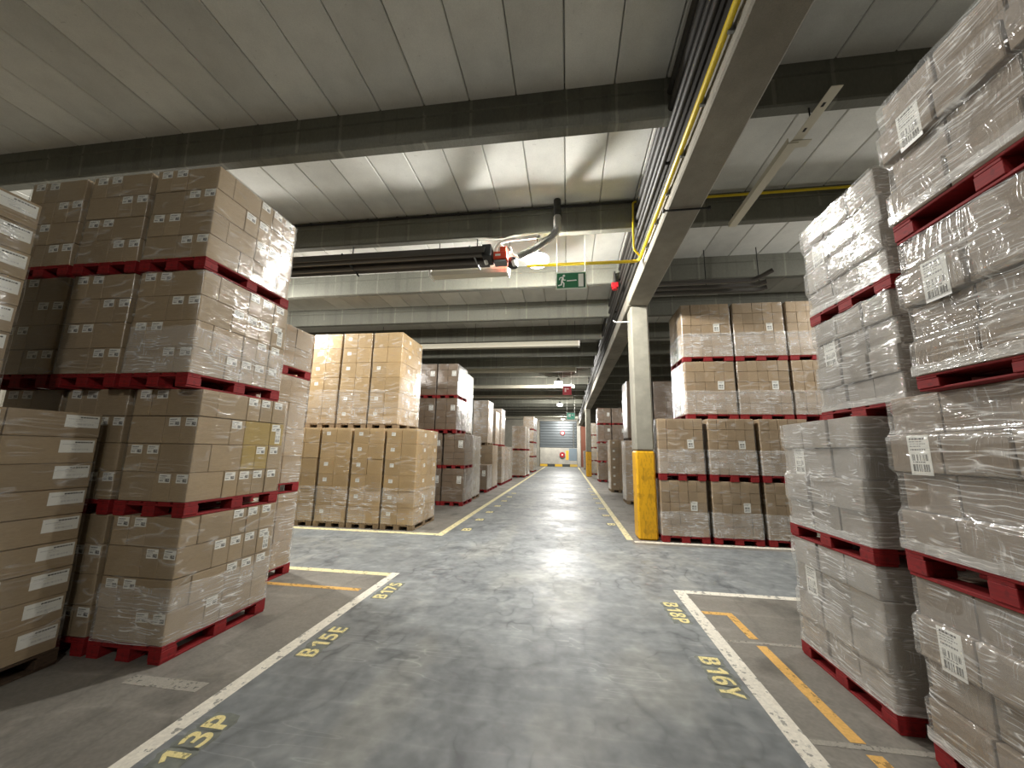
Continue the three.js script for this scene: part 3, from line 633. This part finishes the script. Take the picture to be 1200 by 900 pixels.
// ------------------------------------------------------------------ lamps
LAMPS.forEach(([x, y, d, cd], i) => {
  const seen = i < 3;
  const where = ['near lamp beside the heater', 'lamp halfway along the aisle', 'lamp towards the end wall', 'fill lamp added over the end of the aisle', 'lamp over the cross aisle behind the stickered stacks', 'lamp over the cross aisle behind the grey stacks', 'lamp over the aisle behind the camera'][i];
  const o = thing('hanging_lamp', `glowing white ${where}`, 'lamp', [x, y, d], 'white lamps hung from the beams');
  const bulb = part(o, 'glowing_bulb', new THREE.SphereGeometry(0.2, 24, 14).scale(1.15, 0.62, 1), lampGlow, [0, -0.02, 0]); bulb.castShadow = false;
  part(o, 'lamp_cap', new THREE.LatheGeometry([[0.001, 0.24], [0.06, 0.24], [0.07, 0.15], [0.14, 0.11], [0.225, 0.055], [0.23, 0.045], [0.06, 0.1]].map(([a, b]) => new THREE.Vector2(a, b)), 24), greySteel);
  part(o, 'hanging_rod', new THREE.CylinderGeometry(0.012, 0.012, CEIL - y - 0.24, 8), steel, [0, 0.24 + (CEIL - y - 0.24) / 2, 0]);
  const light = new THREE.PointLight(LAMP_COLOR, cd, 0, 2); light.position.copy(P(x, y, d)); light.castShadow = true; light.shadow.radius = 6; light.shadow.mapSize.set(1024, 1024); light.shadow.bias = -0.002; light.name = numbered('lamp_light');
  scene.add(light);
});

// ------------------------------------------------------------------ things on the ceiling
{ // gas pipe along the girder, a riser and a run to the heater
  const g = thing('gas_pipe', 'yellow gas pipe along the girder turning off to the heater', 'pipe', [0, 0, 0]);
  piece(g, 'main_run', tube([[1.36, 5.35, SOUTH + 0.1], [1.36, 5.35, 6.95], [-0.75, 5.37, 6.95]], 0.03, 200), gasYellow);
  piece(g, 'riser', tube([[1.33, 5.36, 6.75], [1.21, 5.42, 6.62], [1.21, 6.3, 6.54], [1.375, 6.3, 6.54]], 0.018, 60), gasYellow);
  for (const d of [2.9, 3.6, 4.3, 5.0, 5.7, 6.4]) piece(g, 'pipe_clip', new THREE.BoxGeometry(0.05, 0.09, 0.03), steel, [1.39, 5.35, -d]);
  const r = thing('gas_pipe', 'yellow gas pipe on the beam behind the grey stacks', 'pipe', [0, 0, 0]);
  piece(r, 'pipe_run', tube([[1.9, 6.3, 6.55], [9, 6.3, 6.55]], 0.024, 40), gasYellow);
  const rod = thing('clamp_rod', 'dark steel rod strapped under the girder', 'rod', [0, 0, 0]);
  piece(rod, 'rod', tube([[1.36, 5.17, 5.15], [1.98, 5.17, 5.15]], 0.014, 10), darkSteel);
  for (const x of [1.37, 1.97]) piece(rod, 'rod_nut', new THREE.CylinderGeometry(0.03, 0.03, 0.03, 6), darkSteel, [x, 5.17, -5.15], [0, 0, Math.PI / 2]);
}
[['topmost dark pipe along the girder side', 6.2, 0.05], ['second dark pipe along the girder side', 5.98, 0.05], ['third dark pipe along the girder side', 5.8, 0.035], ['lowest dark pipe along the girder side', 5.64, 0.035]].forEach(([label, y, r]) => {
  const o = thing('service_pipe', label, 'pipe', [0, 0, 0], 'dark pipes along the girder side');
  piece(o, 'pipe_run', tube([[1.3, y, SOUTH + 0.1], [1.3, y, NORTH - 0.5]], r, 4, 10), greySteel);
  for (let d = 2; d < 12; d += 2.8) piece(o, 'pipe_bracket', new THREE.BoxGeometry(0.05, 0.03, 0.03), darkSteel, [1.357, y, -d]);
});
{ // dark sheet added behind the pipes to darken the girder side
  const o = thing('added_backing', 'added dark sheet behind the pipes that darkens the girder side', 'dark backing', [0, 0, 0]);
  piece(o, 'backing_sheet', slab(1.385, 1.415, 5.46, 6.34, SOUTH + 0.1, NORTH - 0.5, 0.004), greySteel);
  for (const y of [5.46, 6.328]) piece(o, 'backing_lip', slab(1.37, 1.387, y, y + 0.012, SOUTH + 0.1, NORTH - 0.5, 0.002), greySteel);
}
{ // radiant tube heater with burner, hose and flue
  const h = thing('radiant_heater', 'long dark radiant tube heater with an orange burner', 'heater', [0, 0, 0]);
  const hood = new THREE.Shape(); [[-0.3, 5.42], [-0.29, 5.42], [-0.17, 5.6], [0.17, 5.6], [0.29, 5.42], [0.3, 5.42], [0.18, 5.615], [-0.18, 5.615]].forEach(([a, b], i) => (i ? hood.lineTo(a, b) : hood.moveTo(a, b)));
  const hg = new THREE.ExtrudeGeometry(hood, { depth: 5.5, bevelEnabled: false }); hg.rotateY(Math.PI / 2); hg.translate(-7, 0, -6.72);
  piece(h, 'reflector_hood', hg, tubeSteel);
  for (const d of [6.58, 6.86]) piece(h, 'burner_tube', tube([[-7, 5.47, d], [-1.45, 5.47, d]], 0.055, 4, 14), tubeSteel);
  for (const x of [-1.7, -4.3, -6.6]) {
    piece(h, 'hanger_strut', tube([[x - 0.1, 5.6, 6.5], [x, 5.36, 7.0]], 0.02, 4, 6), x > -2 ? steel : darkSteel);
    piece(h, 'hanger_strut', tube([[x, 5.6, 6.72], [x, 5.87, 6.72]], 0.012, 4, 6), darkSteel);
  }
  const b = piece(h, 'burner_box', new RoundedBoxGeometry(0.26, 0.16, 0.2, 2, 0.02), orangeMetal, [-1.25, 5.5, -6.8]);
  piece(b, 'control_box', new RoundedBoxGeometry(0.12, 0.14, 0.14, 2, 0.015), orangeMetal, [0.05, 0.12, 0]);
  piece(b, 'label_plate', new THREE.BoxGeometry(0.1, 0.04, 0.01), whitePlastic, [-0.04, 0, 0.103]);
  piece(h, 'end_box', new RoundedBoxGeometry(0.18, 0.24, 0.4, 2, 0.02), darkSteel, [-1.48, 5.52, -6.72]);
  const fan = new THREE.CylinderGeometry(0.09, 0.1, 0.16, 20); piece(h, 'fan_housing', fan, darkSteel, [-1.02, 5.4, -6.86]);
  for (const [x, y] of [[-1.52, 5.38], [-0.98, 5.32], [-1.06, 5.6]]) piece(h, 'white_cap', new THREE.CylinderGeometry(0.035, 0.035, 0.1, 12), whitePlastic, [x, y, -6.72], [0, 0, 0.3]);
  piece(h, 'drip_tray', new RoundedBoxGeometry(0.24, 0.05, 0.2, 2, 0.01), steel, [-1.25, 5.38, -6.8]);
  piece(h, 'air_hose', tube([[-1.36, 5.6, 6.78], [-1.34, 5.7, 6.78], [-1.24, 5.79, 6.76], [-1.03, 5.8, 6.7], [-0.7, 5.71, 6.52], [-0.48, 5.64, 6.38]], 0.035, 50, 10, true), whitePlastic);
  piece(h, 'gas_hose', tube([[-1.02, 5.58, 6.86], [-0.85, 5.5, 6.95], [-0.75, 5.42, 6.99]], 0.014, 30, 8, true), creamMetal);
  piece(h, 'small_hose', tube([[-1.3, 5.6, 6.78], [-1.24, 5.74, 6.78], [-1.16, 5.6, 6.78]], 0.016, 24, 8, true), whitePlastic);
  const flue = thing('flue_pipe', 'grey flue pipe with crinkled foil duct beside the lamp', 'flue', [0, 0, 0]);
  piece(flue, 'flue_stub', new THREE.CylinderGeometry(0.065, 0.065, 0.3, 20), greySteel, [-0.15, 6.245, -6.46]);
  piece(flue, 'flue_collar', new THREE.CylinderGeometry(0.075, 0.075, 0.1, 20), darkSteel, [-0.15, 6.12, -6.46]);
  const curve = new THREE.CatmullRomCurve3([[-0.15, 6.1, 6.46], [-0.15, 5.95, 6.46], [-0.15, 5.82, 6.46], [-0.23, 5.69, 6.47], [-0.4, 5.6, 6.53], [-0.62, 5.52, 6.62], [-0.88, 5.47, 6.74]].map((p) => P(...p)));
  const duct = new THREE.TubeGeometry(curve, 150, 0.055, 16, false), dp = duct.attributes.position, dn = duct.attributes.normal;
  for (let i = 0; i < dp.count; i++) { const ring = Math.floor(i / 17), k = (ring % 3 === 0 ? 0.014 : 0) + 0.009 * hash(ring, i % 17 % 16, 7); dp.setXYZ(i, dp.getX(i) + dn.getX(i) * k, dp.getY(i) + dn.getY(i) * k, dp.getZ(i) + dn.getZ(i) * k); }
  duct.computeVertexNormals(); piece(flue, 'foil_duct', duct, foil);
}
{ // second heater on the other side, only its tubes show
  const h = thing('radiant_heater', 'dark tube heater over the small brown carton stacks', 'heater', [0, 0, 0]);
  piece(h, 'burner_tube', tube([[1.95, 5.5, 8.35], [4.0, 5.5, 8.35], [4.25, 5.6, 8.12]], 0.05, 40, 12), tubeSteel);
  piece(h, 'burner_tube', tube([[1.95, 5.5, 8.62], [4.1, 5.5, 8.62], [4.3, 5.52, 8.5]], 0.05, 40, 12), tubeSteel);
  piece(h, 'burner_tube', tube([[1.95, 5.5, 8.88], [4.3, 5.5, 8.88], [4.45, 5.52, 8.8]], 0.05, 40, 12), tubeSteel);
  for (const x of [3.1, 4.2]) piece(h, 'hanger_strut', tube([[x, 5.52, 8.6], [x, 6.38, 8.6]], 0.01, 4, 6), darkSteel);
}
function batten(label, x0, x1, y, d, group, tubes) { // unlit light fitting along x
  const o = thing('light_fitting', label, 'light fitting', [(x0 + x1) / 2, y, d], group), l = x1 - x0;
  const s = new THREE.Shape(); [[-0.1, 0], [-0.05, 0.06], [0.05, 0.06], [0.1, 0], [0.08, -0.035], [-0.08, -0.035]].forEach(([a, b], i) => (i ? s.lineTo(a * 1.3, b * 2) : s.moveTo(a * 1.3, b * 2)));
  const g = new THREE.ExtrudeGeometry(s, { depth: l - 0.06, bevelEnabled: false }); g.rotateY(Math.PI / 2); g.translate(-l / 2 + 0.03, 0, 0);
  piece(o, 'housing', g, creamMetal);
  for (const e of [-1, 1]) piece(o, 'end_cap', new RoundedBoxGeometry(0.05, 0.2, 0.27, 2, 0.01), whitePlastic, [e * (l / 2 - 0.015), 0.01, 0]);
  const n = Math.max(2, Math.round(l / 2.4));
  for (let i = 0; i < n; i++) piece(o, 'hanging_rod', new THREE.CylinderGeometry(0.008, 0.008, 5.86 - y + (tubes ? 0.5 : 0) - 0.05, 6), darkSteel, [-l / 2 + 0.15 + (l - 0.3) * i / (n - 1), 0.055 + (5.86 - y + (tubes ? 0.5 : 0) - 0.05) / 2, 0]);
  return o;
}
batten('short unlit light fitting just under the heater', -2.78, -1.15, 5.4, 7.18, 'unlit light fittings', true);
[['long unlit light fitting over the tan stacks', 13.1], ['second long unlit light fitting past the heater', 17.4], ['third long unlit light fitting past the heater', 22], ['fourth long unlit light fitting past the heater', 26.1], ['last unlit light fitting before the end wall', 42.6]].forEach(([label, d]) => batten(label, -7, 0.48 - d * 0.003, 5.5, d, 'unlit light fittings', true));
{ // cable tray pieces hung along the aisle on the other side
  const o = thing('light_rail', 'pale drilled metal rail hung between two beams', 'rail', [0, 0, 0]);
  piece(o, 'upper_rail', slab(2.84, 2.96, 5.72, 5.73, 3.95, 4.75, 0.002), creamMetal);
  piece(o, 'lower_rail', slab(2.8, 2.92, 5.69, 5.7, 4.7, 6.55, 0.002), creamMetal);
  piece(o, 'rail_edge', slab(2.795, 2.805, 5.69, 5.77, 4.7, 6.55, 0.002), creamMetal);
  piece(o, 'joint_plate', slab(2.82, 3.06, 5.705, 5.715, 4.68, 4.8, 0.002), creamMetal);
  for (const d of [4.15, 4.5]) piece(o, 'rail_slot', slab(2.88, 2.91, 5.718, 5.722, d, d + 0.06, 0.0005), darkSteel);
  for (const d of [4.36, 6.5]) piece(o, 'hanging_rod', tube([[2.86, 5.73, d], [2.86, 5.9, d]], 0.008, 4, 6), darkSteel);
}
{ // cable with clips along the top of the second beam
  const o = thing('beam_cable', 'black cable clipped along the top of the beam', 'cable', [0, 0, 0]);
  piece(o, 'cable_run', tube([[WEST, 6.34, 6.585], [1.25, 6.34, 6.585]], 0.02, 4, 8), blackRubber);
  for (let x = -9; x < 1; x += 0.63) piece(o, 'cable_clip', new RoundedBoxGeometry(0.05, 0.06, 0.04, 1, 0.008), greySteel, [x, 6.35, -6.59]);
}
function hungSign(name, label, category, x0, x1, y0, y1, d, tex, edge) {
  const o = thing(name, label, category, [(x0 + x1) / 2, y0, d]), w = x1 - x0, h = y1 - y0;
  piece(o, 'sign_face', new THREE.BoxGeometry(w - 0.04, h - 0.04, 0.02), [edge, edge, edge, edge, tex, edge], [0, h / 2, 0]);
  piece(o, 'frame_bar', new THREE.BoxGeometry(w, 0.02, 0.03), edge, [0, 0.01, 0]); piece(o, 'frame_bar', new THREE.BoxGeometry(w, 0.02, 0.03), edge, [0, h - 0.01, 0]);
  for (const s of [-1, 1]) { piece(o, 'frame_bar', new THREE.BoxGeometry(0.02, h - 0.04, 0.03), edge, [s * (w / 2 - 0.01), h / 2, 0]); piece(o, 'hanging_wire', new THREE.CylinderGeometry(0.006, 0.006, CEIL - y1, 6), whitePlastic, [s * (w / 2 - 0.02), h + (CEIL - y1) / 2, 0]); }
  return o;
}
const exitTex = canvasTexture(512, 288, (g, w, h) => {
  g.fillStyle = '#0b6b43'; g.fillRect(0, 0, w, h);
  g.fillStyle = '#f2f4f0'; g.strokeStyle = '#f2f4f0'; g.lineCap = 'round'; g.lineJoin = 'round';
  g.fillRect(386, 22, 92, 244);
  g.fillStyle = '#0a1512'; g.fillRect(482, 14, 16, 258); g.fillStyle = '#f2f4f0';
  g.beginPath(); g.arc(126, 48, 22, 0, 7); g.fill();
  const limb = (wd, ...p) => { g.lineWidth = wd; g.beginPath(); g.moveTo(p[0], p[1]); for (let i = 2; i < p.length; i += 2) g.lineTo(p[i], p[i + 1]); g.stroke(); };
  limb(34, 106, 86, 90, 150); limb(18, 96, 74, 56, 84, 44, 120); limb(18, 112, 88, 122, 132, 152, 132); limb(24, 94, 160, 126, 196, 120, 256); limb(24, 86, 160, 78, 220, 30, 232);
  limb(22, 186, 148, 346, 142);
});
const signEdge = std({ color: 0xdfe6dc, roughness: 0.5 });
hungSign('exit_sign', 'green emergency exit sign with running figure hanging beside the lamp', 'exit sign', -0.19, 0.378, 4.81, 5.15, 6.86, std({ map: exitTex, roughness: 0.5 }), signEdge);
const farExit = canvasTexture(128, 128, (g) => { g.fillStyle = '#4fb9a0'; g.fillRect(0, 0, 128, 128); g.fillStyle = '#dff2ea'; g.fillRect(22, 22, 40, 60); g.fillRect(78, 34, 30, 18); });
hungSign('exit_sign', 'distant pale green exit sign hanging near the far column', 'exit sign', -0.04, 0.6, 4.28, 4.82, 30, std({ map: farExit, roughness: 0.5 }), signEdge);
const redSign = canvasTexture(128, 128, (g) => { g.fillStyle = '#a81428'; g.fillRect(0, 0, 128, 128); g.fillStyle = '#e9c9c9'; g.fillRect(26, 22, 26, 62); g.fillRect(60, 26, 30, 22); });
hungSign('fire_sign', 'red square fire equipment sign hanging below the middle lamp', 'sign', -0.23, 0.24, 4.76, 5.24, 20.2, std({ map: redSign, roughness: 0.5 }), std({ color: 0x8c1522, roughness: 0.5 }));
{
  const o = thing('alarm_sounder', 'small red alarm sounder on the beam by the girder', 'alarm', [1.15, 5.68, 8.86]);
  piece(o, 'sounder_base', new RoundedBoxGeometry(0.16, 0.12, 0.1, 2, 0.015), redPlastic, [0, 0.06, 0]);
  piece(o, 'sounder_horn', new THREE.CylinderGeometry(0.05, 0.07, 0.06, 16), redPlastic, [0, -0.02, 0]);
  piece(o, 'mounting_bar', slab(-0.02, 0.02, 0, 0.3, -0.05, 0.12), greySteel, [0, 0.1, 0]);
}
{
  const o = thing('hose_reel', 'round red fire hose reel on the white end wall', 'hose reel', [-0.65, 1.47, NORTH - 0.245]);
  piece(o, 'reel_disc', new THREE.CylinderGeometry(0.34, 0.34, 0.16, 28), redPlastic, [0, 0, 0], [Math.PI / 2, 0, 0]);
  piece(o, 'reel_hub', new THREE.CylinderGeometry(0.1, 0.1, 0.2, 16), whitePlastic, [0, 0, 0], [Math.PI / 2, 0, 0]);
  const s = thing('round_sign', 'red ringed round sign on the grey cladding', 'sign', [-0.6, 4.2, NORTH - 0.2]);
  piece(s, 'sign_ring', new THREE.TorusGeometry(0.24, 0.06, 10, 28), redPlastic);
  piece(s, 'sign_disc', new THREE.CylinderGeometry(0.22, 0.22, 0.03, 24), whitePlastic, [0, 0, 0], [Math.PI / 2, 0, 0]);
  const c = thing('wall_conduit', 'white bent conduit leaving the near column top', 'conduit', [0, 0, 0]);
  piece(c, 'conduit_run', tube([[1.12, 4.95, 9.1], [1.16, 4.9, 9.1], [1.48, 4.9, 9.1]], 0.014, 20, 8), whitePlastic);
}
renderer.render(scene, camera);
